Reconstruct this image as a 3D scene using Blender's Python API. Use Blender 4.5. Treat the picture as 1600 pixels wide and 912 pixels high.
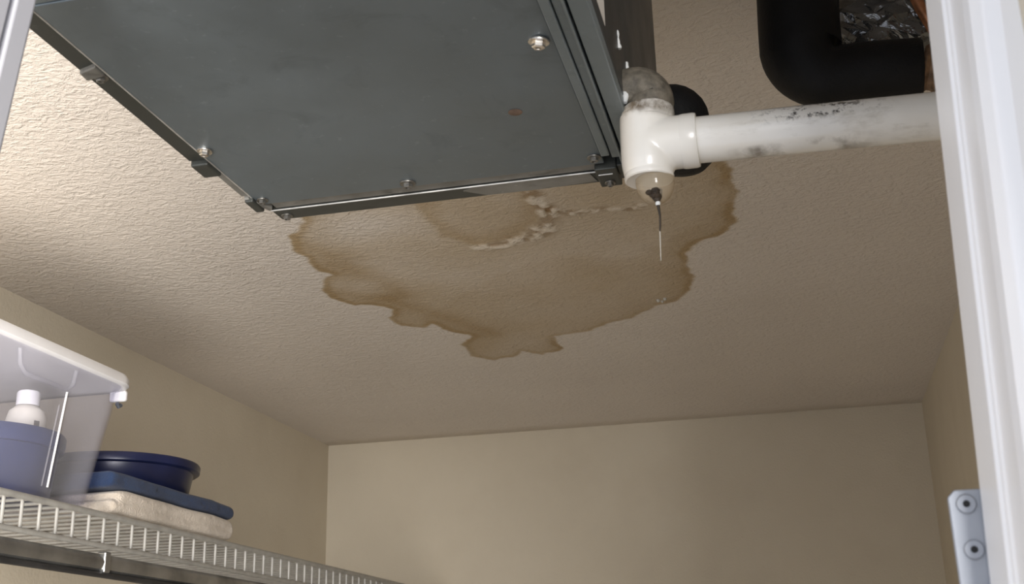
import bpy, bmesh, math, random
import numpy as np
from mathutils import Vector, Matrix

for o in list(bpy.data.objects):
    bpy.data.objects.remove(o)
scene = bpy.context.scene
COL = scene.collection
Z0 = 1.85            # eye height; all heights below are written relative to it
R = math.radians

# ------------------------------------------------------------------ camera
def cam_basis(yaw, pitch, roll):
    cy, sy, cp, sp = math.cos(yaw), math.sin(yaw), math.cos(pitch), math.sin(pitch)
    f = Vector((sy*cp, cy*cp, sp)); r = Vector((cy, -sy, 0)); u = r.cross(f)
    c, s = math.cos(roll), math.sin(roll)
    return c*r + s*u, -s*r + c*u, f
cam = bpy.data.cameras.new('camera')
cam_o = bpy.data.objects.new('camera', cam); COL.objects.link(cam_o)
r_, u_, f_ = cam_basis(R(-13.244), R(18.485), R(-1.408))
m = Matrix((r_, u_, -f_)).transposed().to_4x4()
m.translation = Vector((0, 0, Z0))
cam_o.matrix_world = m
cam.sensor_width = 36.0
cam.lens = 1857.5*36/1600
cam.clip_start = 0.02
cam.dof.use_dof = True
cam.dof.focus_distance = 1.05
cam.dof.aperture_fstop = 34.0
scene.camera = cam_o

# ------------------------------------------------------------------ world, lights, exposure
w = bpy.data.worlds.new('hall_ambient'); scene.world = w; w.use_nodes = True
w.node_tree.nodes['Background'].inputs[0].default_value = (0.86, 0.90, 1.0, 1)
w.node_tree.nodes['Background'].inputs[1].default_value = 1.10

def area(name, loc, target, size, power, color, spread=180):
    l = bpy.data.lights.new(name, 'AREA'); l.shape = 'RECTANGLE'
    l.size, l.size_y = size; l.energy = power; l.color = color; l.spread = R(spread)
    o = bpy.data.objects.new(name, l); COL.objects.link(o)
    loc = Vector(loc); loc.z += Z0; t = Vector(target); t.z += Z0
    o.location = loc
    o.rotation_euler = (t-loc).to_track_quat('-Z', 'Y').to_euler()
    return o
area('hall_lamp', (-0.42, 0.02, -0.08), (-1.12, 1.22, 0.5), (0.4, 0.4), 5.2, (1.0, 0.95, 0.885), 75)
area('hall_fill', (0.95, -2.6, 0.2), (-0.75, 1.0, 0.35), (1.2, 1.0), 58.0, (1.0, 0.98, 0.96), 120)  # added fill from behind right to lift the left wall; no known window

vs = scene.view_settings
vs.view_transform = 'Standard'; vs.look = 'None'; vs.gamma = 1.0; vs.use_curve_mapping = False
vs.exposure = 0.0

# ------------------------------------------------------------------ material helpers
class NT:
    def __init__(self, name):
        self.m = bpy.data.materials.new(name); self.m.use_nodes = True
        self.t = self.m.node_tree; self.n = self.t.nodes; self.l = self.t.links
        self.b = self.n['Principled BSDF']; self.out = self.n['Material Output']
        self.tc = self.n.new('ShaderNodeTexCoord')
        g = self.n.new('ShaderNodeNewGeometry'); self.pos = g.outputs['Position']
    def set(self, **k):
        for a, v in k.items():
            s = self.b.inputs[a.replace('_', ' ')]
            if isinstance(v, bpy.types.NodeSocket): self.l.new(v, s)
            elif isinstance(v, tuple) and len(v) == 3: s.default_value = (*v, 1)
            else: s.default_value = v
        return self
    def mapped(self, sc, src=None, loc=(0, 0, 0)):
        mp = self.n.new('ShaderNodeMapping')
        self.l.new(src or self.pos, mp.inputs[0]); mp.inputs[3].default_value = sc; mp.inputs[1].default_value = loc
        return mp.outputs[0]
    def noise(self, scale, detail=4, rough=.55, vec=None, dist=0):
        x = self.n.new('ShaderNodeTexNoise'); self.l.new(vec or self.pos, x.inputs['Vector'])
        x.inputs['Scale'].default_value = scale; x.inputs['Detail'].default_value = detail
        x.inputs['Roughness'].default_value = rough; x.inputs['Distortion'].default_value = dist
        return x.outputs['Fac']
    def voronoi(self, scale, vec=None, feature='F1'):
        x = self.n.new('ShaderNodeTexVoronoi'); x.feature = feature
        self.l.new(vec or self.pos, x.inputs['Vector']); x.inputs['Scale'].default_value = scale
        return x.outputs['Distance']
    def ramp(self, fac, stops):
        x = self.n.new('ShaderNodeValToRGB'); self.l.new(fac, x.inputs[0])
        e = x.color_ramp.elements
        while len(e) < len(stops): e.new(0.5)
        for i, (p, c) in enumerate(stops):
            e[i].position = p
            c = (c, c, c) if not isinstance(c, tuple) else c
            e[i].color = (*c, 1)
        return x.outputs[0]
    def mix(self, fac, a, b, mode='MIX'):
        x = self.n.new('ShaderNodeMix'); x.data_type = 'RGBA'; x.blend_type = mode
        for s, v in ((x.inputs[0], fac), (x.inputs[6], a), (x.inputs[7], b)):
            if isinstance(v, bpy.types.NodeSocket): self.l.new(v, s)
            elif isinstance(v, tuple): s.default_value = (*v, 1)
            else: s.default_value = v
        return x.outputs[2]
    def math(self, op, a, b=0.0, clamp=False):
        x = self.n.new('ShaderNodeMath'); x.operation = op; x.use_clamp = clamp
        for s, v in zip(x.inputs, (a, b)):
            if isinstance(v, bpy.types.NodeSocket): self.l.new(v, s)
            else: s.default_value = v
        return x.outputs[0]
    def xyz(self, src=None):
        x = self.n.new('ShaderNodeSeparateXYZ'); self.l.new(src or self.pos, x.inputs[0]); return x.outputs
    def attr(self, name):
        x = self.n.new('ShaderNodeAttribute'); x.attribute_name = name; return x.outputs['Fac']
    def band(self, v, lo, hi, soft):
        a = self.n.new('ShaderNodeMapRange'); self.l.new(v, a.inputs[0]); a.interpolation_type = 'SMOOTHSTEP'
        a.inputs[1].default_value = lo-soft; a.inputs[2].default_value = lo+soft
        b = self.n.new('ShaderNodeMapRange'); self.l.new(v, b.inputs[0]); b.interpolation_type = 'SMOOTHSTEP'
        b.inputs[1].default_value = hi-soft; b.inputs[2].default_value = hi+soft
        return self.math('SUBTRACT', a.outputs[0], b.outputs[0], True)
    def bump(self, h, strength=1.0, dist=0.001):
        x = self.n.new('ShaderNodeBump'); self.l.new(h, x.inputs['Height'])
        x.inputs['Strength'].default_value = strength; x.inputs['Distance'].default_value = dist
        self.l.new(x.outputs[0], self.b.inputs['Normal']); return self

M = {}
def simple(name, col, rough=.5, metal=0.0, var=.12, nscale=30, bump=0, bdist=.0005, bscale=300, **k):
    t = NT(name)
    n = t.noise(nscale, 5)
    lo = tuple(c*(1-var) for c in col); hi = tuple(min(1, c*(1+var)) for c in col)
    t.set(Base_Color=t.ramp(n, [(.3, lo), (.7, hi)]), Roughness=rough, Metallic=metal, **k)
    if bump: t.bump(t.noise(bscale, 4), bump, bdist)
    M[name] = t.m
    return t

# painted walls: warm beige, faint mottling and roller texture
t = NT('wall_paint')
c = t.ramp(t.noise(2.2, 5, .6), [(.3, (.60, .535, .425)), (.7, (.66, .595, .48))])
c = t.mix(t.ramp(t.noise(9, 5), [(.5, 0.), (.8, .35)]), c, (.56, .49, .385))
t.set(Base_Color=c, Roughness=.62, Specular_IOR_Level=.3)
t.bump(t.math('ADD', t.noise(240, 3), t.math('MULTIPLY', t.noise(60, 2), .6)), .45, .0012); M['wall'] = t.m

# textured ceiling with the water stain (mask baked as vertex attributes from the stain's own outline)
t = NT('ceiling_plaster')
base = t.ramp(t.noise(3.0, 5), [(.3, (.66, .60, .535)), (.7, (.71, .65, .585))])
st = t.attr('stain'); rim = t.attr('rim'); peel = t.attr('peel'); brown = t.attr('brown')
c = t.mix(st, base, (.74, .665, .535), 'MULTIPLY')
c = t.mix(rim, c, (.70, .60, .43), 'MULTIPLY')
c = t.mix(brown, c, (.24, .15, .07))
c = t.mix(t.math('MULTIPLY', peel, .8), c, (.70, .63, .53))
rough = t.mix(st, (.72, .72, .72), (.55, .55, .55))
t.set(Base_Color=c, Roughness=t.math('MULTIPLY', rough, 1.0), Specular_IOR_Level=.35)
v = t.mapped((1.0, 1.35, 1.0))
h1 = t.ramp(t.noise(78, 3, .6, v, .9), [(.40, 0.), (.62, 1.)])
h2 = t.ramp(t.noise(170, 3, .6, v, .5), [(.38, 0.), (.66, 1.)])
h = t.math('ADD', t.math('MULTIPLY', h1, 1.0), t.math('MULTIPLY', h2, .5))
h = t.math('MULTIPLY', h, t.ramp(t.noise(5, 3), [(.25, .45), (.65, 1.)]))
t.bump(h, .55, .0022); M['ceiling'] = t.m

# dark galvanised sheet
def steel(name, lo, hi, rough, metal=.55, grime=.5, streak=(1, 1, 1)):
    t = NT(name)
    n = t.noise(7, 6, .65)
    c = t.ramp(n, [(.28, lo), (.72, hi)])
    g = t.ramp(t.noise(26, 8, .7, t.mapped(streak), .6), [(.55, 0.), (.78, grime)])
    c = t.mix(g, c, tuple(x*.45 for x in lo))
    s = t.ramp(t.noise(120, 4, .7), [(.62, 0.), (.75, .25)])
    c = t.mix(s, c, tuple(min(1, x*1.9) for x in hi))
    t.set(Base_Color=c, Metallic=metal, Roughness=t.ramp(t.noise(14, 6), [(.3, rough-.08), (.7, rough+.1)]))
    t.bump(t.noise(10, 2), .25, .002); M[name] = t.m; return t
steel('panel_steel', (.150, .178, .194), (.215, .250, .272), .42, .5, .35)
steel('rail_steel', (.19, .222, .235), (.26, .30, .318), .44, .5, .4)
steel('dark_steel', (.055, .058, .052), (.095, .098, .090), .48, .5, .6)
steel('grimy_steel', (.09, .084, .07), (.40, .39, .36), .55, .3, .95, (1.6, 3, 1))
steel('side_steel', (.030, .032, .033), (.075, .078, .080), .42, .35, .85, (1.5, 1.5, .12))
simple('bright_steel', (.60, .59, .56), .4, .5, .35, 60)
simple('screw_steel', (.62, .58, .53), .27, .95, .3, 400)
simple('dull_screw', (.22, .21, .19), .4, .8, .3, 400)
simple('rust', (.16, .105, .075), .8, 0, .3, 200)
simple('caulk', (.68, .69, .68), .5, 0, .15, 200)
simple('label_paper', (.66, .62, .57), .6, 0, .05, 60)
simple('label_print', (.16, .15, .14), .6, 0, .05, 60)
simple('black_foam', (.0040, .0042, .0050), .6, 0, .3, 60, .5, .0008, 500, Specular_IOR_Level=.25)
simple('shade_black', (.012, .012, .012), .8, 0)
simple('copper', (.45, .20, .10), .42, .7, .4, 90)
simple('brown_wrap', (.19, .115, .065), .7, 0, .45, 120, .6, .0015, 250)
simple('tarnished_brass', (.135, .118, .092), .6, .15, .5, 160, .5, .0008, 320)

# PVC: creamy white, with mould specks along the top of the pipe and a dirt line underneath
t = NT('pvc_pipe')
p = t.xyz()
c = t.ramp(t.noise(22, 5), [(.3, (.72, .69, .63)), (.7, (.80, .78, .735))])
zone = t.math('MULTIPLY', t.band(p[0], .005, .060, .020), t.band(p[2], Z0+.3035, Z0+.3150, .0025))
sp = t.ramp(t.noise(190, 6, .75), [(.50, 0.), (.60, 1.)])
c = t.mix(t.math('MULTIPLY', zone, sp), c, (.035, .033, .03))
zone2 = t.band(p[0], -.03, .12, .03)
sp2 = t.ramp(t.noise(45, 7, .7, t.mapped((.45, 1, 1.6))), [(.54, 0.), (.75, .65)])
c = t.mix(t.math('MULTIPLY', zone2, sp2), c, (.34, .30, .24))
zone3 = t.math('MULTIPLY', t.band(p[0], -.015, .055, .015), t.band(p[2], Z0+.2875, Z0+.2925, .0012))
c = t.mix(t.math('MULTIPLY', zone3, t.ramp(t.noise(60, 6), [(.42, 0.), (.62, .8)])), c, (.16, .135, .105))
t.set(Base_Color=c, Roughness=.20, Specular_IOR_Level=.6, Coat_Weight=.5, Coat_Roughness=.06); M['pvc_pipe'] = t.m
t = NT('pvc_fitting')
p = t.xyz()
c = t.ramp(t.noise(18, 4), [(.3, (.71, .68, .62)), (.7, (.77, .75, .71))])
top = t.math('MULTIPLY', t.band(p[2], Z0+.3205, Z0+.40, .004), t.ramp(t.noise(70, 6, .6), [(.36, 0.), (.58, 1.)]))
c = t.mix(top, c, (.13, .10, .07))
c = t.mix(t.math('MULTIPLY', t.band(p[0], -.2, -.0745, .006), .35), c, (.62, .51, .38))
t.set(Base_Color=c, Roughness=.25, Specular_IOR_Level=.55); M['pvc_fitting'] = t.m

# see-through materials
def clear(name, col, transp, rough=.12, tint=(1, 1, 1), ior=.5):
    t = NT(name)
    n = t.noise(12, 4)
    t.set(Base_Color=t.ramp(n, [(.3, tuple(x*.93 for x in col)), (.7, col)]), Roughness=rough, Specular_IOR_Level=ior)
    tr = t.n.new('ShaderNodeBsdfTransparent'); tr.inputs[0].default_value = (*tint, 1)
    mx = t.n.new('ShaderNodeMixShader'); mx.inputs[0].default_value = transp
    t.l.new(t.b.outputs[0], mx.inputs[1]); t.l.new(tr.outputs[0], mx.inputs[2]); t.l.new(mx.outputs[0], t.out.inputs[0])
    M[name] = t.m; return t
clear('tub_plastic', (.72, .71, .72), .89, .22, (.93, .93, .96))
clear('clear_nipple', (.50, .43, .33), .62, .08, (.90, .84, .74), .8)
clear('water', (.70, .68, .62), .45, .03, (.95, .94, .9), 1.0)
t = clear('film', (.24, .245, .25), .18, .16, (.8, .8, .8), 1.0)
t.set(Metallic=.75)
t.bump(t.noise(75, 3, .5, None, 1.2), .8, .0030)
simple('lid_plastic', (.80, .79, .80), .35, 0, .04)
simple('tub_grey', (.10, .11, .13), .5, 0, .1)
simple('blue_plastic', (.030, .044, .13), .30, 0, .08)
simple('navy_plastic', (.010, .014, .050), .30, 0, .15)
simple('standin_white', (.80, .76, .67), .4, 0, .04)
simple('wire_coat', (.33, .32, .295), .38, 0, .15, 60)
simple('chrome_bar', (.42, .42, .41), .26, .85, .45, 14)
simple('dark_bar', (.05, .05, .052), .45, .5, .3)
t = NT('beige_terry'); n = t.noise(420, 3, .7)
t.set(Base_Color=t.ramp(t.noise(90, 5), [(.3, (.52, .445, .36)), (.7, (.64, .56, .47))]), Roughness=.95, Sheen_Weight=.4)
t.bump(n, 1.0, .003); M['beige_terry'] = t.m
t = NT('blue_fleece'); n = t.noise(500, 3, .7)
t.set(Base_Color=t.ramp(t.noise(40, 5), [(.3, (.008, .020, .062)), (.7, (.014, .036, .095))]), Roughness=.9, Sheen_Weight=.12)
t.bump(n, .8, .002); M['blue_fleece'] = t.m
simple('white_gloss', (.92, .92, .93), .32, 0, .03, 8, .25, .0006, 90)
simple('leaf_paint', (.46, .455, .48), .4, 0, .03, 8)
simple('hinge_zinc', (.33, .345, .375), .42, .6, .10, 40)
simple('floor_vinyl', (.42, .37, .31), .5, 0, .2, 6)

# ------------------------------------------------------------------ mesh helpers
class MB:
    def __init__(s): s.v = []; s.f = []
    def add(s, v, f):
        o = len(s.v); s.v += [tuple(x) for x in v]; s.f += [tuple(i+o for i in q) for q in f]; return s
    def box(s, x0, x1, y0, y1, z0, z1):
        v = [(x, y, z) for z in (z0, z1) for y in (y0, y1) for x in (x0, x1)]
        return s.add(v, [(0, 2, 3, 1), (4, 5, 7, 6), (0, 1, 5, 4), (2, 6, 7, 3), (0, 4, 6, 2), (1, 3, 7, 5)])
    def tube(s, pts, r, seg=12, cap=True):
        pts = [Vector(p) for p in pts]; n = len(pts)
        rs = r if isinstance(r, (list, tuple)) else [r]*n
        tg = [(pts[min(i+1, n-1)]-pts[max(i-1, 0)]).normalized() for i in range(n)]
        a = Vector((0, 0, 1)) if abs(tg[0].z) < .9 else Vector((0, 1, 0))
        u = tg[0].cross(a).normalized(); V = []
        for i in range(n):
            u = (u - tg[i]*u.dot(tg[i])).normalized(); w = tg[i].cross(u)
            V += [pts[i] + (u*math.cos(k*2*math.pi/seg) + w*math.sin(k*2*math.pi/seg))*rs[i] for k in range(seg)]
        F = [(i*seg+k, i*seg+(k+1) % seg, (i+1)*seg+(k+1) % seg, (i+1)*seg+k) for i in range(n-1) for k in range(seg)]
        if cap: F += [tuple(range(seg))[::-1], tuple((n-1)*seg+k for k in range(seg))]
        return s.add(V, F)
    def lathe(s, prof, c=(0, 0, 0), axis='z', seg=40):
        V = []
        for r, h in prof:
            for k in range(seg):
                a = 2*math.pi*k/seg; x, y = r*math.cos(a), r*math.sin(a)
                p = (x, y, h) if axis == 'z' else ((h, x, y) if axis == 'x' else (y, h, x))
                V.append((p[0]+c[0], p[1]+c[1], p[2]+c[2]))
        n = len(prof)
        F = [(i*seg+k, i*seg+(k+1) % seg, (i+1)*seg+(k+1) % seg, (i+1)*seg+k) for i in range(n-1) for k in range(seg)]
        F += [tuple(range(seg))[::-1], tuple((n-1)*seg+k for k in range(seg))]
        return s.add(V, F)
    def loft(s, rings, cap=(True, True)):
        n = len(rings[0]); V = [p for r in rings for p in r]
        F = [(i*n+k, i*n+(k+1) % n, (i+1)*n+(k+1) % n, (i+1)*n+k) for i in range(len(rings)-1) for k in range(n)]
        if cap[0]: F.append(tuple(range(n))[::-1])
        if cap[1]: F.append(tuple((len(rings)-1)*n+k for k in range(n)))
        return s.add(V, F)

def rrect(x0, x1, y0, y1, r, z, seg=8):
    out = []
    for cx, cy, a0 in ((x1-r, y1-r, 0), (x0+r, y1-r, 90), (x0+r, y0+r, 180), (x1-r, y0+r, 270)):
        for k in range(seg+1):
            a = R(a0 + 90*k/seg); out.append((cx+r*math.cos(a), cy+r*math.sin(a), z))
    return out

def link(name, mesh, parent=None, loc=(0, 0, 0)):
    o = bpy.data.objects.new(name, mesh); COL.objects.link(o)
    o.location = loc
    if parent: o.parent = parent
    return o
def empty(name, loc, label, cat, group=None):
    o = bpy.data.objects.new(name, None); COL.objects.link(o)
    o.location = (loc[0], loc[1], loc[2]+Z0); o.empty_display_size = .02
    tag(o, label, cat, group); return o
def tag(o, label=None, cat=None, group=None, kind=None):
    for k, v in (('label', label), ('category', cat), ('group', group), ('kind', kind)):
        if v: o[k] = v
    return o
def build(name, mb, mat, parent=None, smooth=False, bevel=0, seg=2, origin=None):
    """mesh in room coordinates (z relative to eye height) -> one object"""
    if parent:
        off = Vector(parent.location)
        if parent.parent: off = off + Vector(parent.parent.location)
    else:
        xs = np.array(mb.v); off = Vector((xs[:, 0].mean(), xs[:, 1].mean(), xs[:, 2].min()+Z0))
    me = bpy.data.meshes.new(name)
    me.from_pydata([(x-off.x, y-off.y, z+Z0-off.z) for x, y, z in mb.v], [], mb.f)
    bm = bmesh.new(); bm.from_mesh(me); bmesh.ops.recalc_face_normals(bm, faces=bm.faces); bm.to_mesh(me); bm.free()
    me.materials.append(M[mat])
    o = link(name, me, parent, (0, 0, 0) if parent else off)
    if smooth:
        me.polygons.foreach_set('use_smooth', [True]*len(me.polygons))
        me.set_sharp_from_angle(angle=R(40))
    if bevel:
        b = o.modifiers.new('bevel', 'BEVEL'); b.width = bevel; b.segments = seg; b.limit_method = 'ANGLE'
    return o
def shared(name, mb, mat, smooth=True):
    me = bpy.data.meshes.new(name); me.from_pydata(mb.v, [], mb.f); me.materials.append(M[mat])
    bm = bmesh.new(); bm.from_mesh(me); bmesh.ops.recalc_face_normals(bm, faces=bm.faces); bm.to_mesh(me); bm.free()
    if smooth:
        me.polygons.foreach_set('use_smooth', [True]*len(me.polygons)); me.set_sharp_from_angle(angle=R(40))
    return me
def arc(c, r, a0, a1, n, plane):
    """points on an arc; plane gives the two axis vectors"""
    u, v = Vector(plane[0]), Vector(plane[1])
    return [Vector(c) + u*r*math.cos(R(a0+(a1-a0)*i/n)) + v*r*math.sin(R(a0+(a1-a0)*i/n)) for i in range(n+1)]

# ------------------------------------------------------------------ value noise for stains and cloth
_rng = np.random.default_rng(7); _T = _rng.random((256, 256))
def vnoise(x, y):
    xi, yi = np.floor(x).astype(int), np.floor(y).astype(int); fx, fy = x-xi, y-yi
    fx, fy = fx*fx*(3-2*fx), fy*fy*(3-2*fy)
    g = lambda a, b: _T[a % 256, b % 256]
    return (g(xi, yi)*(1-fx)+g(xi+1, yi)*fx)*(1-fy)+(g(xi, yi+1)*(1-fx)+g(xi+1, yi+1)*fx)*fy
def fbm(x, y, s, o=4):
    r = 0; a = .5; t_ = 0
    for i in range(o):
        r = r + a*vnoise(x*s+17.3*i, y*s+5.1*i); t_ += a; a *= .5; s *= 2.03
    return r/t_
def sdf_poly(X, Y, poly):
    d = np.full(X.shape, 1e9); ins = np.zeros(X.shape, bool); n = len(poly)
    for i in range(n):
        (ax, ay), (bx, by) = poly[i], poly[(i+1) % n]
        ex, ey = bx-ax, by-ay; wx, wy = X-ax, Y-ay
        tt = np.clip((wx*ex+wy*ey)/(ex*ex+ey*ey), 0, 1)
        d = np.minimum(d, (wx-ex*tt)**2+(wy-ey*tt)**2)
        cr = ((ay > Y) != (by > Y))
        with np.errstate(divide='ignore', invalid='ignore'):
            ins ^= cr & (X < ex*(Y-ay)/(ey if ey != 0 else 1e-9)+ax)
    d = np.sqrt(d); return np.where(ins, -d, d)
def dist_line(X, Y, pts):
    d = np.full(X.shape, 1e9)
    for (ax, ay), (bx, by) in zip(pts[:-1], pts[1:]):
        ex, ey = bx-ax, by-ay; tt = np.clip(((X-ax)*ex+(Y-ay)*ey)/(ex*ex+ey*ey), 0, 1)
        d = np.minimum(d, np.hypot(X-ax-ex*tt, Y-ay-ey*tt))
    return d
def sstep(a, b, x):
    t_ = np.clip((x-a)/(b-a), 0, 1); return t_*t_*(3-2*t_)

# ------------------------------------------------------------------ the room
XL, XR, YB, HC = -1.073, .275, 2.617, .56
YF0, YF1 = .205, .38           # thickness of the front wall

def ceiling():
    xs = np.concatenate([np.linspace(XL-.1, -.70, 6)[:-1], np.arange(-.70, .02, .0028), np.linspace(.02, XR+.1, 5)[1:]])
    ys = np.concatenate([np.linspace(YF0, 1.16, 8)[:-1], np.arange(1.16, 2.06, .0032), np.linspace(2.07, YB+.1, 5)])
    X, Y = np.meshgrid(xs, ys)
    outline = [(-0.568, 1.28), (-0.585, 1.297), (-0.612, 1.343), (-0.62, 1.378), (-0.616, 1.405), (-0.623, 1.443), (-0.609, 1.476), (-0.638, 1.51), (-0.652, 1.545), (-0.651, 1.584), (-0.624, 1.618), (-0.598, 1.623), (-0.577, 1.664), (-0.598, 1.699), (-0.596, 1.743), (-0.565, 1.761), (-0.546, 1.749), (-0.536, 1.79), (-0.502, 1.832), (-0.535, 1.882), (-0.536, 1.955), (-0.51, 1.995), (-0.466, 1.979), (-0.446, 1.954), (-0.414, 1.987), (-0.37, 1.962), (-0.371, 1.887), (-0.308, 1.864), (-0.261, 1.828), (-0.224, 1.82), (-0.191, 1.764), (-0.153, 1.743), (-0.127, 1.703), (-0.114, 1.646), (-0.121, 1.618), (-0.112, 1.573), (-0.115, 1.535), (-0.094, 1.508), (-0.067, 1.497), (-0.044, 1.454), (-0.048, 1.422), (-0.039, 1.391), (-0.037, 1.343), (-0.044, 1.319), (-0.038, 1.276), (-0.049, 1.249), (-0.067, 1.23), (-0.133, 1.186), (-0.553, 1.221)]
    wx = X + (fbm(X, Y, 26, 4)-.5)*.020; wy = Y + (fbm(X+3, Y+9, 26, 4)-.5)*.028
    d = sdf_poly(wx, wy, outline)
    inside = sstep(.0025, -.0025, d)
    n1 = fbm(X, Y, 6, 5); n2 = fbm(X+5, Y+2, 17, 4)
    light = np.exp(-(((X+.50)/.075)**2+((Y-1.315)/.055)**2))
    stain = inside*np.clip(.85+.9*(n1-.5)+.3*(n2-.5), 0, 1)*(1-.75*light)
    # dark drying line just inside the border, and its fade inwards
    rim = inside*(.75*np.exp(-((d+.006)/.007)**2)*np.clip(n2*1.6-.1, 0, 1)+.40*sstep(-.075, -.004, d)*np.clip(n1*1.7-.15, 0, 1))
    # an older, darker patch above the blistered ridge
    old = [(-0.416, 1.20), (-0.426, 1.334), (-0.419, 1.388), (-0.386, 1.423), (-0.331, 1.415), (-0.278, 1.368), (-0.262, 1.20)]
    do = sdf_poly(wx, wy, old); rim += inside*sstep(.006, -.010, do)*(.22+.45*np.exp(-((do+.008)/.018)**2))
    # tide mark of a second wetting
    tide = [(-0.553, 1.724), (-0.433, 1.596), (-0.363, 1.545), (-0.289, 1.499), (-0.19, 1.54), (-.14, 1.50), (-.10, 1.45), (0.1, 1.4), (.1, 2.2), (-.6, 2.2)]
    dt = sdf_poly(wx, wy, tide); rim += inside*(sstep(.01, -.02, dt)*.16+.22*np.exp(-((dt+.004)/.008)**2)*n2)
    # brown runs on the left
    dl = dist_line(wx, wy, [(-0.60, 1.345), (-0.580, 1.40), (-0.568, 1.495), (-0.545, 1.60)])
    rim += inside*.75*np.exp(-(dl/.030)**2)*np.clip(n2*1.5, 0, 1)
    dl = dist_line(wx, wy, [(-0.635, 1.56), (-0.57, 1.60), (-0.50, 1.74), (-.46, 1.83)])
    rim += inside*.45*np.exp(-(dl/.022)**2)
    rim = np.clip(rim, 0, 1)
    # blistered, peeling paint
    r1 = dist_line(wx, wy, [(-0.275, 1.27), (-0.268, 1.321), (-0.267, 1.36), (-0.283, 1.397), (-0.316, 1.415), (-0.347, 1.427), (-0.378, 1.430)])
    r2 = dist_line(wx, wy, [(-0.264, 1.339), (-0.242, 1.352), (-0.218, 1.353), (-0.197, 1.349), (-0.175, 1.362), (-0.15, 1.348)])
    n3 = fbm(X, Y, 105, 3)
    peel = np.clip(sstep(.016, .006, r1)*sstep(.40, .60, n3)+.75*sstep(.010, .004, r2)*sstep(.46, .62, n3), 0, 1)
    brown = np.clip(.60*sstep(.022, .004, r1)*sstep(.58, .42, n3)+.62*sstep(.014, .002, r2)*sstep(.58, .40, n3), 0, 1)
    Z = np.full(X.shape, HC) - .0022*peel - .0015*sstep(.03, 0, np.minimum(r1, r2))*n3
    ny, nx = X.shape
    V = np.stack([X.ravel(), Y.ravel(), Z.ravel()+Z0], 1)
    idx = np.arange(nx*ny).reshape(ny, nx)
    F = np.stack([idx[:-1, :-1].ravel(), idx[1:, :-1].ravel(), idx[1:, 1:].ravel(), idx[:-1, 1:].ravel()], 1)
    me = bpy.data.meshes.new('ceiling'); me.from_pydata(V.tolist(), [], F.tolist())
    for nm, a in (('stain', stain), ('rim', rim), ('peel', peel), ('brown', brown)):
        at = me.attributes.new(nm, 'FLOAT', 'POINT'); at.data.foreach_set('value', a.ravel().astype(np.float32))
    me.polygons.foreach_set('use_smooth', [True]*len(me.polygons))
    me.materials.append(M['ceiling'])
    o = link('ceiling', me)
    s = o.modifiers.new('slab', 'SOLIDIFY'); s.thickness = .02; s.offset = -1
    tag(o, 'textured off-white ceiling with a brown scalloped water stain', kind='structure')
ceiling()

def struct(name, mb, mat, label, **k):
    o = build(name, mb, mat, **k); return tag(o, label, kind='structure')
FL = -Z0
struct('wall_left', MB().box(XL-.08, XL, YF0, YB+.08, FL, HC), 'wall', 'beige painted left wall behind the wire shelf')
struct('wall_back', MB().box(XL, XR, YB, YB+.08, FL, HC), 'wall', 'beige painted back wall of the closet')
struct('wall_right', MB().box(XR, XR+.08, YF0, YB+.08, FL, HC), 'wall', 'beige painted right wall of the closet')
struct('floor', MB().box(XL-.08, XR+.08, -.6, YB+.08, FL-.05, FL), 'floor_vinyl', 'brown closet floor below the frame')
struct('wall_front', MB().box(.072, XR, YF0+.03, YF1-.005, FL, HC-.001).box(XL, .072, YF0, YF0+.10, .52, HC-.001), 'wall', 'front closet wall around the door opening')

# white door jamb on the right: stepped reveal and a broad front casing
def jamb_right():
    # outline in (x, y), extruded up, leaning slightly out of plumb as in the photograph
    prof = [(.0550, .381), (.0550, .3465), (.0562, .3455), (.0562, .3440), (.0572, .3430), (.0572, .3240), (.0580, .3180), (.0605, .3130), (.0650, .3110), (.20, .3110), (.20, .381)]
    lean = lambda z: .0347*(z-.1076)
    rings = [[(x+lean(z), y, z) for x, y in prof] for z in (-1.0, -.4, 0, .2, .519)]
    return MB().loft(rings)
struct('trim_1', jamb_right(), 'white_gloss', 'glossy white door jamb along the right edge', bevel=.0012)

# left door leaf, folded open, out of focus
def leaf():
    lean = lambda z: .12*(z-.27)
    prof = [(-.2955, .381), (-.2945, .3795), (-.2945, .3690), (-.2985, .3682), (-.2985, .3662), (-.2945, .3655), (-.2945, .30), (-.325, .30), (-.325, .381)]
    return MB().loft([[(x+lean(z), y, z) for x, y in prof] for z in (-1.0, .1, .27, .519)])
struct('door_1', leaf(), 'leaf_paint', 'white door leaf edge at the upper left corner, out of focus', bevel=.001)

# ------------------------------------------------------------------ screws
def hex_screw():
    mb = MB().lathe([(.0001, -.0001), (.0046, 0), (.0048, -.0006), (.0046, -.0011), (.0030, -.0013)], seg=20)
    a = [R(60*k) for k in range(6)]
    mb.loft([[(.0030*math.cos(x), .0030*math.sin(x), z) for x in a] for z in (-.0010, -.0032)] + [[(.0024*math.cos(x), .0024*math.sin(x), -.0037) for x in a]] +
            [[(.0013*math.cos(x), .0013*math.sin(x), -.0037) for x in a], [(.0011*math.cos(x), .0011*math.sin(x), -.0028) for x in a]])
    return mb
SCREW = {k: shared('screw', hex_screw(), k) for k in ('screw_steel', 'dull_screw')}
def screw(parent, x, y, z, kind='screw_steel', s=1.0, rot=(0, 0, 0)):
    o = link('screw', SCREW[kind], parent, (x-parent.location.x, y-parent.location.y, z+Z0-parent.location.z))
    o.scale = (s, s, s); o.rotation_euler = rot; return o

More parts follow.
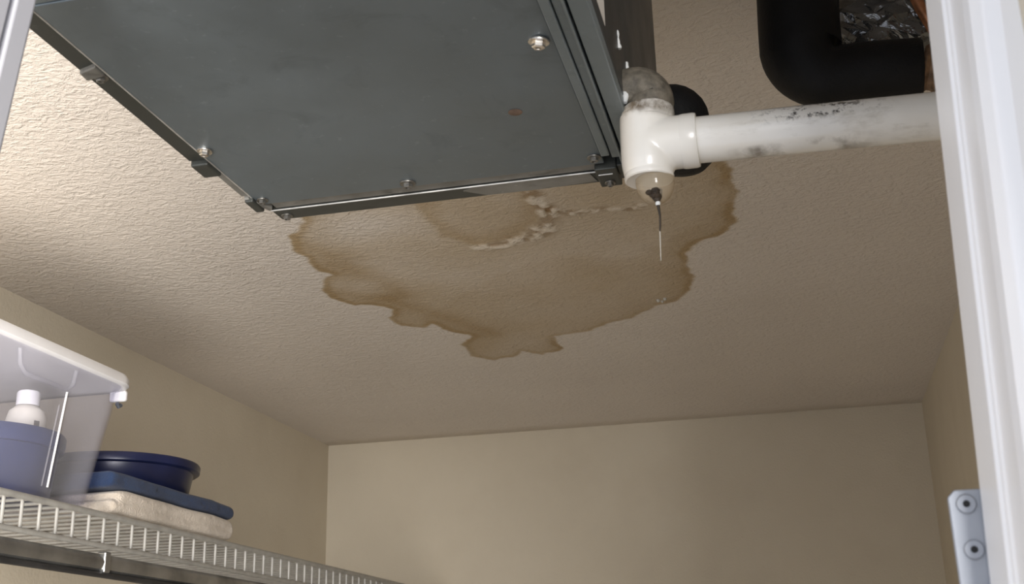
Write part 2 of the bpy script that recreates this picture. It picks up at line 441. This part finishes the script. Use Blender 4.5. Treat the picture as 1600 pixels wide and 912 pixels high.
# ------------------------------------------------------------------ air handler hung under the ceiling
ZB = .3264
ah = empty('air_handler', (-.21, .60, ZB), 'dark grey sheet-metal air handler hung under the ceiling', 'air handler')
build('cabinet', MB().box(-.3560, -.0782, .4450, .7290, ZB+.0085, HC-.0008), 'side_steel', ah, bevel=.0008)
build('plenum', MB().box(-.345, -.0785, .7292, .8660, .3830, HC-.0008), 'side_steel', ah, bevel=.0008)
bp = build('bottom_panel', MB().box(-.3470, -.1026, .4450, .7100, ZB, ZB+.0060), 'panel_steel', ah, bevel=.0007)
build('front_lip', MB().box(-.3470, -.0790, .4385, .4448, ZB+.0008, ZB+.03), 'rail_steel', ah, bevel=.0006)
# folded rails along the right edge
build('rail', MB().box(-.1024, -.0968, .4460, .6950, ZB-.0022, ZB+.0070), 'rail_steel', ah, bevel=.0008)
build('rail', MB().box(-.0962, -.0900, .4460, .7020, ZB-.0004, ZB+.0070), 'rail_steel', ah, bevel=.0005)
build('rail', MB().box(-.0912, -.0898, .4460, .7060, ZB-.0024, ZB+.0072), 'rail_steel', ah, bevel=.0005)
build('rail', MB().box(-.0884, -.0783, .4460, .6980, ZB-.0012, ZB+.0075), 'rail_steel', ah, bevel=.0007)
build('rail_foot', MB().box(-.0915, -.0805, .7000, .7210, ZB-.0020, ZB+.006), 'rail_steel', ah, bevel=.0006)
# far edge: grimy ledge, bright folded bead, dark outer lip
build('ledge', MB().box(-.3400, -.1095, .7102, .7210, ZB+.0012, ZB+.0080), 'grimy_steel', ah, bevel=.0004)
build('bead', MB().tube([(-.3440, .7218, ZB), (-.1100, .7218, ZB)], .0006, 8), 'bright_steel', ah, True)
build('outer_lip', MB().loft([[(-.3445, .7226, z), (-.1090, .7226, z), (-.1090, .7418, z+.0006), (-.3445, .7418, z+.0006)] for z in (ZB+.0004, ZB+.012)]), 'dark_steel', ah, bevel=.0006)
build('lip_smear', MB().loft([[(-.204, .7275, z), (-.196, .7232, z), (-.1150, .7232, z), (-.1120, .7380, z+.0004), (-.150, .7405, z+.0005), (-.19, .7400, z+.0005)] for z in (ZB-.00005, ZB+.0006)]), 'grimy_steel', ah)
build('bracket', MB().box(-.1100, -.0955, .7130, .7420, ZB-.0030, ZB+.0100), 'dark_steel', ah, bevel=.0008)
build('bracket_edge', MB().tube([(-.1085, .7208, ZB-.0032), (-.0990, .7208, ZB-.0032)], .0005, 8), 'bright_steel', ah, True)
build('bracket', MB().box(-.0955, -.0880, .7140, .7290, ZB-.0010, ZB+.0100), 'dark_steel', ah, bevel=.0008)
# left edge: dark flange with clips
build('flange', MB().box(-.3605, -.3478, .4460, .6330, ZB+.0012, ZB+.0100), 'dark_steel', ah, bevel=.0005)
build('flange_edge', MB().tube([(-.3474, .4460, ZB+.0002), (-.3474, .6980, ZB+.0002)], .0005, 6), 'bright_steel', ah, True)
build('flange', MB().box(-.3545, -.3480, .6530, .6960, ZB+.0016, ZB+.0100), 'grimy_steel', ah, bevel=.0005)
build('clip', MB().box(-.3600, -.3478, .6335, .6530, ZB-.0024, ZB+.0100), 'dark_steel', ah, bevel=.0012)
build('clip', MB().box(-.3525, -.3462, .6962, .7160, ZB-.0030, ZB+.0100), 'dark_steel', ah, bevel=.0010)
build('clip', MB().loft([[(-.3525, .6955, z), (-.3490, .6955, z), (-.3405, .7160, z), (-.3440, .7200, z)] for z in (ZB-.0012, ZB+.004)]), 'grimy_steel', ah, bevel=.0005)
build('clip', MB().loft([[(-.3600, .5085, z), (-.3480, .5045, z), (-.3480, .5150, z), (-.3605, .5170, z)] for z in (ZB-.0016, ZB+.008)]), 'grimy_steel', ah, bevel=.0008)
screw(ah, -.3527, .5180, ZB+.0008, 'dull_screw', .9)
screw(ah, -.1104, .5456, ZB, 'screw_steel', 1.25, (.12, .1, .3))
screw(ah, -.3421, .6185, ZB, 'screw_steel', 1.05, (0, .08, .6))
screw(ah, -.2358, .7024, ZB, 'dull_screw', 1.15)
screw(ah, -.3413, .7013, ZB, 'dull_screw', .85)
screw(ah, -.1075, .6981, ZB, 'dull_screw', 1.0)
screw(ah, -.1030, .7350, ZB-.0030, 'dull_screw', .8)
screw(ah, -.3375, .7345, ZB+.0008, 'dull_screw', .9)
# rusted spot left by an old screw
build('rust_spot', MB().lathe([(.0040, .0), (.0043, -.0003), (.0030, -.0005)], (-.1418, .6224, ZB), seg=18), 'rust', ah, True)
# paper label on the right side and runs of old sealant
lb = build('sticker', MB().box(-.0782, -.0779, .500, .5700, .3440, .470), 'label_paper', ah)
tag(lb, 'creased pale paper sticker on the side of the cabinet')
for k in range(7):
    build('print_line', MB().box(-.0779, -.07785, .506, .560-.006*(k % 3), .356+.009*k, .3585+.009*k), 'label_print', lb)
random.seed(4)
for (y, z0, z1, r) in ((.6580, .3375, .3690, .0011), (.6615, .3360, .3560, .0016), (.6240, .3600, .3720, .0008), (.6400, .3400, .3480, .0009), (.6500, .3400, .3540, .0007)):
    pts, rs = [], []
    for i in range(9):
        f = i/8; pts.append((-.0781, y+random.uniform(-.0006, .0006), z0+(z1-z0)*f)); rs.append(1.6*r*(.45+.9*random.random())*(1.3-.7*f))
    tag(build('sealant_run', MB().tube(pts, rs, 8), 'caulk', ah, True), 'whitish run of dried sealant')

# ------------------------------------------------------------------ condensate drain: tee, pipe, elbow, nipple
TX, TY = -.0672, .646
dr = empty('drain_pipe', (TX, TY, .283), 'white plastic drain pipe with dripping tee below the air handler', 'pipe')
def remeshed(name, mb, mat, parent, vox, it=6):
    o = build(name, mb, mat, parent, True)
    r = o.modifiers.new('fuse', 'REMESH'); r.mode = 'VOXEL'; r.voxel_size = vox; r.use_smooth_shade = True
    s = o.modifiers.new('soften', 'SMOOTH'); s.factor = .5; s.iterations = it
    return o
mb = MB().lathe([(.0001, .2835), (.0120, .2835), (.0146, .2860), (.0157, .2920), (.0159, .3000), (.0157, .3120), (.0155, .3240), (.0120, .3245), (.0001, .3245)], (TX, TY, 0), seg=48)
mb.lathe([(.0001, -.004), (.0120, -.004), (.0160, .002), (.0158, .0270), (.0001, .0270)], (TX, TY, .3048), 'x', 48)
remeshed('tee_body', mb, 'pvc_fitting', dr, .0008, 14)
build('branch_collar', MB().lathe([(.0136, .0200), (.0160, .0205), (.0163, .0225), (.0163, .0285), (.0158, .0300), (.0137, .0302)], (TX, TY, .3047), 'x', 48), 'pvc_fitting', dr, True)
build('bottom_ring', MB().lathe([(.0120, .2870), (.0143, .2862), (.0147, .2842), (.0145, .2828), (.0136, .2822), (.0120, .2826)], (TX, TY, 0), seg=48), 'pvc_fitting', dr, True)
build('top_collar', MB().lathe([(.0140, .3190), (.0158, .3200), (.0160, .3240), (.0158, .3275), (.0150, .3285), (.0128, .3285)], (TX+.0015, TY, 0), seg=48), 'pvc_fitting', dr, True)
build('pipe', MB().tube([(TX+.016, TY, .3049), (0.02, TY, .3033), (.10, TY, .3010), (XR-.002, TY, .2966)], .0138, 40), 'pvc_pipe', dr, True)
# dull metal elbow turning from the tee into the cabinet side
el = [(TX+.0025, TY, .322), (TX+.0035, TY, .330)] + arc((TX-.0060, TY+.001, .3335), .0100, 0, 90, 8, ((1, 0, 0), (0, 0, 1))) + [(-.0785, TY+.001, .3436)]
tag(build('elbow', MB().tube(el, [.0138, .0138]+[.0138]*9+[.0132], 32), 'tarnished_brass', dr, True), 'dull grime-covered metal elbow')
build('seal_lump', MB().tube([(-.0775, .636, .330), (-.0772, .638, .338), (-.0775, .641, .345)], [.0012, .0028, .0010], 10), 'caulk', dr, True)
build('nipple', MB().lathe([(.0114, .2840), (.0114, .2800), (.0108, .2760), (.0088, .2718), (.0060, .2690), (.0032, .2674), (.0001, .2668)], (TX+.0032, TY, 0), seg=40), 'clear_nipple', dr, True)
mb = MB()
random.seed(9)
for k in range(9):
    a = random.random()*6.28; q = random.random()
    c0 = Vector((TX+.0040+.0040*q*math.cos(a), TY-.0070+.002*q*math.sin(a), .2692+.0045*random.random()))
    mb.tube([c0+Vector((0, 0, -.0017)), c0+Vector((0, 0, -.0010)), c0, c0+Vector((0, 0, .0010)), c0+Vector((0, 0, .0018))], [.0006, .0018, .0026, .0019, .0006], 8)
mb.tube([(TX+.0045, TY-.0045, .266), (TX+.0043, TY-.0045, .269), (TX+.0038, TY-.0048, .2735)], [.0010, .0030, .0040], 10)
simple('slime', (.030, .020, .012), .6, 0, .5, 300)
tag(build('slime_clot', mb, 'slime', dr, True), 'dark brown slime clot at the drip point')

wd = empty('water_drip', (TX+.0045, TY-.0045, .23), 'thin thread of water falling from the clogged drain tee', 'water')
build('bead', MB().lathe([(.0001, .2672), (.0012, .2666), (.0016, .2655), (.0012, .2644), (.0001, .2638)], (TX+.0045, TY-.0045, 0), seg=16), 'caulk', wd, True)
build('upper_thread', MB().tube([(TX+.0045, TY-.0045, .2645), (TX+.0052, TY-.0045, .258), (TX+.0050, TY-.0045, .252), (TX+.0046, TY-.0045, .2480)], [.0010, .0006, .0006, .0004], 10), 'slime', wd, True)
build('lower_thread', MB().tube([(TX+.0046, TY-.0045, .2485), (TX+.0042, TY-.0045, .236), (TX+.0040, TY-.0045, .2300)], [.0004, .0003, .0002], 8), 'water', wd, True)
for k, (x, y, s, what) in enumerate(((-.1790, 1.735, 1.0, 'leftmost'), (-.1735, 1.742, .8, 'middle'), (-.1685, 1.731, .9, 'rightmost'))):
    d = build('water_droplet', MB().lathe([(.0034*s, HC), (.0032*s, HC-.0016*s), (.0022*s, HC-.0034*s), (.0008*s, HC-.0044*s), (.0001, HC-.0046*s)], (x, y, 0), seg=18), 'water', None, True)
    tag(d, 'tiny clear water droplet clinging to the stained ceiling, %s of three' % what, 'water droplet', 'droplets on the stained ceiling')

# ------------------------------------------------------------------ foam-insulated lines
ip = empty('insulated_pipe', (-.055, .76, .338), 'short black foam-insulated pipe behind the white drain tee', 'pipe')
cp = [(-.0786, .76, .3815), (-.070, .76, .3815)] + arc((-.062, .76, .3745), .0070, 90, 0, 6, ((1, 0, 0), (0, 0, 1))) + [(-.0550, .76, .362), (-.0545, .76, .350)]
build('foam_sleeve', MB().tube(cp + [(-.0543, .76, .343), (-.0542, .76, .3385), (-.0542, .76, .3365)], [.0205]*len(cp) + [.0198, .0150, .0060], 32), 'black_foam', ip, True)

ie = empty('insulated_elbow', (.04, .88, .43), 'large black foam-insulated pipe elbow below the ceiling, beside the white jamb', 'pipe')
ep = [(.0395, .872, HC-.0005), (.0385, .876, .53), (.0372, .88, .505)] + arc((.0625, .88, .4815), .0260, 180, 268, 12, ((1, 0, 0), (0, 0, 1))) + [(.088, .88, .4558), (.1235, .88, .4530), (.1262, .88, .4528)]
er = [.0325, .0325, .0325] + [.0325-.0085*i/12 for i in range(13)] + [.0236, .0236, .0222]
build('foam_sleeve', MB().tube(ep, er, 40), 'black_foam', ie, True)
build('copper_line', MB().tube([(.120, .88, .4530), (.200, .88, .4500), (XR-.002, .88, .448)], .0125, 24), 'copper', ie, True)
mb = MB(); pts = [(.1258+.001*i, .88, .4525-.0003*i) for i in range(0, 60, 3)]
mb.tube(pts, [.0175+.0022*math.sin(i*1.9) for i in range(20)], 24)
tag(build('fibre_wrap', mb, 'brown_wrap', ie, True), 'brown fibrous wrap past the end of the foam')

# crumpled clear film around a bundled line, with a rusty strap
pb = empty('film_wrapped_bundle', (.115, .90, .475), 'crumpled clear plastic film wrapped round a dark duct above the black elbow', 'plastic wrap')
def film():
    rings = []; rng = random.Random(12)
    for i in range(25):
        f = i/24; x = .058+.205*f; ring = []
        for k in range(36):
            a = 2*math.pi*(k+.5*(i % 2))/36
            rr = .0355 + rng.uniform(-.0026, .0026) + .0025*math.sin(i*1.3+k*.7)
            ring.append((x+rng.uniform(-.0025, .0025)*(0 < i < 24), .954+rr*math.cos(a), .5195+rr*math.sin(a)))
        rings.append(ring)
    return MB().loft(rings)
build('duct_core', MB().tube([(.060, .954, .522), (XR-.002, .954, .522)], .0300, 32), 'black_foam', pb, True)
build('film', film(), 'film', pb)
tag(build('strap', MB().tube([(.1270, .888, .540), (.1285, .886, .525), (.1330, .886, .508), (.1390, .888, .494), (.1430, .893, .484)], [.0040, .0048, .0050, .0052, .0045], 10), 'copper', pb, True), 'rusty copper strap over the film')

# ------------------------------------------------------------------ hinge plate on the jamb
hp = empty('hinge_plate', (.055, .385, -.02), 'flat zinc hinge plate on the white jamb at the lower right', 'hinge')
def plate():
    o = [(.0459, .0541), (.0438, .0520), (.0440, -.020), (.075, -.020), (.075, .0541)]
    return MB().loft([[(x, y, z) for x, z in o] for y in (.3815, .3840)])
build('leaf', plate(), 'hinge_zinc', hp, bevel=.0004)
def csk():
    mb = MB().lathe([(.0030, .0), (.0030, -.0003), (.0026, -.0007), (.0011, -.0007), (.0008, -.0003), (.0001, -.0002)], seg=24)
    return mb
CS = shared('screw', csk(), 'hinge_zinc')
REC = shared('recess_shade', MB().lathe([(.0010, -.0007), (.0009, -.00085), (.0001, -.00085)], seg=12), 'shade_black')  # black disc stands for the shade in the screw's drive hole
for (x, z) in ((.0488, .0497), (.0492, .0362), (.0490, .0215), (.0490, .006)):
    o = link('screw', CS, hp, (x-.055, .3813-.385, z+.02)); o.rotation_euler = (R(-90), 0, 0); link('recess_shade', REC, o)
build('knuckle', MB().tube([(.0615, .3835, .0541), (.0615, .3835, -.020)], .0022, 16), 'hinge_zinc', hp, True)

# ------------------------------------------------------------------ wire shelf
SX, SZ = -.770, .1985
ws = empty('wire_shelf', (-.92, 1.75, .16), 'white coated wire closet shelf with a deep front lip on the left wall', 'shelf')
def wire():
    x0 = XL+.003; b = .006
    pts = [(x0, 0, SZ+.0030), (SX-b, 0, SZ+.0030)] + arc((SX-b, 0, SZ+.0030-b), b, 90, 0, 4, ((1, 0, 0), (0, 0, 1))) + [(SX, 0, SZ-.034)]
    return MB().tube(pts, .0019, 8)
WM = shared('wire', wire(), 'wire_coat')
y = .735
while y < YB-.01:
    link('wire', WM, ws, (0-ws.location.x, y-ws.location.y, Z0-ws.location.z)); y += .0302
for nm, x, z, r in (('lip_top_rail', SX+.0052, SZ-.0005, .0036), ('lip_bottom_rail', SX+.0048, SZ-.0345, .0031), ('deck_rail', -.92, SZ-.0015, .0028), ('back_rail', XL+.006, SZ-.0015, .0028)):
    build(nm, MB().tube([(x, .70, z), (x, YB-.002, z)], r, 12), 'wire_coat', ws, True)

# hanging rail clipped below the lip
hr = empty('hanging_rail', (-.775, 1.5, .13), 'shiny metal hanging rail below the lip of the wire shelf', 'rail')
build('bar', MB().loft([[(-.7760, y_, .1565), (-.7735, y_, .1565), (-.7700, y_, .1480), (-.7720, y_, .1400), (-.7760, y_, .1375), (-.7800, y_, .1410), (-.7800, y_, .1500)] for y_ in (.70, 1.2, 1.8, YB-.002)]), 'chrome_bar', hr, True)
build('lower_edge', MB().tube([(-.7750, .70, .1340), (-.7750, YB-.002, .1340)], .0034, 12), 'dark_bar', hr, True)
for y_ in (1.232, 2.0):
    build('hanger', MB().box(-.7805, -.7690, y_-.006, y_+.006, .1360, .1600), 'chrome_bar', hr, bevel=.002)

# ------------------------------------------------------------------ storage tub and what is in it
TZ = SZ+.0050
tb = empty('storage_tub', (-.90, 1.05, TZ), 'clear plastic storage tub with white lid at the near end of the shelf', 'tub')
def tubring(f, z, g=0):
    # f: 0 at the bottom, 1 at the rim
    return rrect(-1.035-.012*f+g, -.776+.010*f-g, .845-.030*f+g, 1.212+.034*f-g, .038, z, 10)
rings = [tubring(-.5, TZ, .010), tubring(-.2, TZ+.0010, .004), tubring(0, TZ+.006), tubring(.25, TZ+.042), tubring(.5, TZ+.078), tubring(.8, TZ+.118), tubring(.9, TZ+.144), tubring(1.0, TZ+.1465, -.003), tubring(1.0, TZ+.1520, -.003)]
o = build('body', MB().loft(rings, (True, False)), 'tub_plastic', tb, True)
s = o.modifiers.new('wall', 'SOLIDIFY'); s.thickness = .0018; s.offset = -1
lid = []
for g, z in ((-.004, TZ+.1480), (.006, TZ+.1475), (.0085, TZ+.1495), (.0085, TZ+.1560), (.0060, TZ+.1610), (.0, TZ+.1628), (-.012, TZ+.1632), (-.020, TZ+.1600)):
    lid.append(tubring(1.0, z, -g))
lo = build('lid', MB().loft(lid), 'lid_plastic', tb, True)
tag(lo, 'white snap-on lid')
build('latch', MB().loft([rrect(-.796, -.774, 1.2465, 1.2540, .003, z, 4) for z in (TZ+.1360, TZ+.1500)]), 'lid_plastic', tb, bevel=.003)
build('latch_hook', MB().tube([(-.783, 1.245, TZ+.1330), (-.783, 1.249, TZ+.1300), (-.783, 1.253, TZ+.1325)], .0026, 10), 'tub_grey', tb, True)
# moulded handle panel and ribs on the long side
def fx(z): return -.776+.010*max(0, min(1, (z-TZ)/.146))
hz0, hz1 = TZ+.119, TZ+.143
hb = [(fx(hz1)+.0008, 1.030, hz1), (fx(hz0)+.0018, 1.034, hz0+.008), (fx(hz0)+.0022, 1.044, hz0), (fx(hz0)+.0022, 1.118, hz0), (fx(hz0)+.0018, 1.128, hz0+.008), (fx(hz1)+.0008, 1.131, hz1)]
build('handle_moulding', MB().tube(hb, .0024, 10), 'tub_plastic', tb, True)
build('rib', MB().tube([(fx(TZ+.117)+.0006, 1.121, TZ+.117), (fx(TZ+.01)+.0006, 1.113, TZ+.012)], .0012, 10), 'lid_plastic', tb, True)  # opaque white paints the reflection along this clear rib
build('rib', MB().tube([(fx(TZ+.110)+.0004, 1.110, TZ+.100), (fx(TZ+.01)+.0004, 1.103, TZ+.012)], .0010, 10), 'tub_plastic', tb, True)

bc = empty('blue_container', (-.868, 1.122, TZ+.002), 'round blue plastic container inside the clear storage tub', 'container')
build('body', MB().lathe([(.0001, TZ+.0035), (.0700, TZ+.0035), (.0745, TZ+.007), (.0815, TZ+.066), (.0780, TZ+.066), (.0720, TZ+.010), (.0001, TZ+.009)], (-.868, 1.122, 0), seg=56), 'blue_plastic', bc, True)
build('rim', MB().lathe([(.0800, TZ+.058), (.0850, TZ+.0585), (.0870, TZ+.066), (.0872, TZ+.074), (.0855, TZ+.0765), (.0800, TZ+.0760), (.0800, TZ+.064)], (-.868, 1.122, 0), seg=56), 'blue_plastic', bc, True)

BX, BY, BZ = -.826, 1.136, TZ+.0105  # bottle shape added in place of pale reflections and handle moulding
wb = empty('bottle_standin', (BX, BY, BZ), 'added white bottle shape standing in for reflections and handle moulding on the clear tub', 'bottle')
build('body', MB().lathe([(.0001, BZ), (.0195, BZ), (.0215, BZ+.003), (.0215, BZ+.082), (.0190, BZ+.092), (.0120, BZ+.098), (.0090, BZ+.0985), (.0001, BZ+.0985)], (BX, BY, 0), seg=40), 'standin_white', wb, True)
build('cap', MB().lathe([(.0001, BZ+.0986), (.0125, BZ+.0986), (.0125, BZ+.1130), (.0110, BZ+.1150), (.0001, BZ+.1150)], (BX, BY, 0), seg=32), 'lid_plastic', wb, True)
build('printed_mark', MB().loft([[(BX+r*math.cos(a), BY+r*math.sin(a), z) for r in (.0214, .0217) for a in ((-.55, -.25) if r < .0215 else (-.25, -.55))] for z in (BZ+.070, BZ+.079)]), 'label_print', wb)

# ------------------------------------------------------------------ towels and the navy container
def ribbon(center, half):
    """thick ribbon outline in (y, z) from a centre line"""
    c = [Vector((a, b, 0)) for a, b in center]; n = len(c); L_, R_ = [], []
    for i in range(n):
        t_ = (c[min(i+1, n-1)]-c[max(i-1, 0)]).normalized(); nrm = Vector((-t_.y, t_.x, 0))
        L_.append(c[i]+nrm*half); R_.append(c[i]-nrm*half)
    return [(p.x, p.y) for p in L_] + [(p.x, p.y) for p in R_[::-1]]
def folded(center, half, x0, x1, rr):
    """sweep the outline in x, with the two open sides rounded over"""
    mb = MB(); K = 6
    st = [(x1-rr+rr*math.sin(R(90*k/K)), rr*(1-math.cos(R(90*k/K)))) for k in range(K+1)]
    xs_ = [(x0+(x1-x), s_) for x, s_ in st[::-1]] + [(x0+rr+(x1-x0-2*rr)*i/10, 0) for i in range(1, 10)] + st
    rings = []
    for x, s_ in xs_:
        o_ = ribbon(center, half-s_*.85)
        rings.append([(x+.002*math.sin(y_*40), y_, z_+.0006*math.sin(y_*55+x*30)) for y_, z_ in o_])
    return mb.loft(rings)
# beige towel: folded once at the far end, the upper layer rolled in at the near end
hb_ = .0080
cen = [(1.230, TZ+hb_)] + [(1.230+.028*i, TZ+hb_) for i in range(1, 11)] + \
      [(1.523+.0066*math.sin(R(a)), TZ+hb_+.0070-.0070*math.cos(R(a))) for a in (30, 60, 90, 120, 150)] + \
      [(1.523-.0262*i, TZ+hb_+.0134) for i in range(0, 11)]
cen = cen + [(1.249, TZ+hb_+.0122), (1.243, TZ+hb_+.0095)]
bt = remeshed('beige_towel', folded(cen, hb_, -1.040, -.764, .009), 'beige_terry', None, .0028, 4)
tag(bt, 'folded beige terry towel at the bottom of the stack beside the tub', 'towel')
# blue fleece on top, one thick fold
zt = TZ+.0306
hb2 = .0050
cen = [(1.228+.030*i, zt+hb2) for i in range(0, 11)] + [(1.535+.0045*math.sin(R(a)), zt+hb2+.0045-.0045*math.cos(R(a))) for a in (30, 60, 90, 120, 150)] + \
      [(1.535-.0305*i, zt+hb2+.0090) for i in range(0, 11)]
bf = remeshed('blue_blanket', folded(cen, hb2+.0004, -1.035, -.768, .009), 'blue_fleece', None, .0026, 6)
tag(bf, 'folded dark blue fleece blanket lying on the beige towel', 'blanket')
zn = zt+.0202
nc = empty('navy_container', (-.890, 1.435, zn), 'shallow round navy plastic container on top of the blue blanket', 'container')
build('body', MB().lathe([(.0001, zn), (.088, zn), (.0915, zn+.003), (.0975, zn+.0345), (.0001, zn+.0345)], (-.890, 1.435, 0), seg=64), 'navy_plastic', nc, True)
build('lid', MB().lathe([(.0900, zn+.0345), (.1035, zn+.0345), (.1055, zn+.0360), (.1062, zn+.0440), (.1045, zn+.0465), (.0960, zn+.0475), (.0001, zn+.0465)], (-.890, 1.435, 0), seg=64), 'navy_plastic', nc, True)
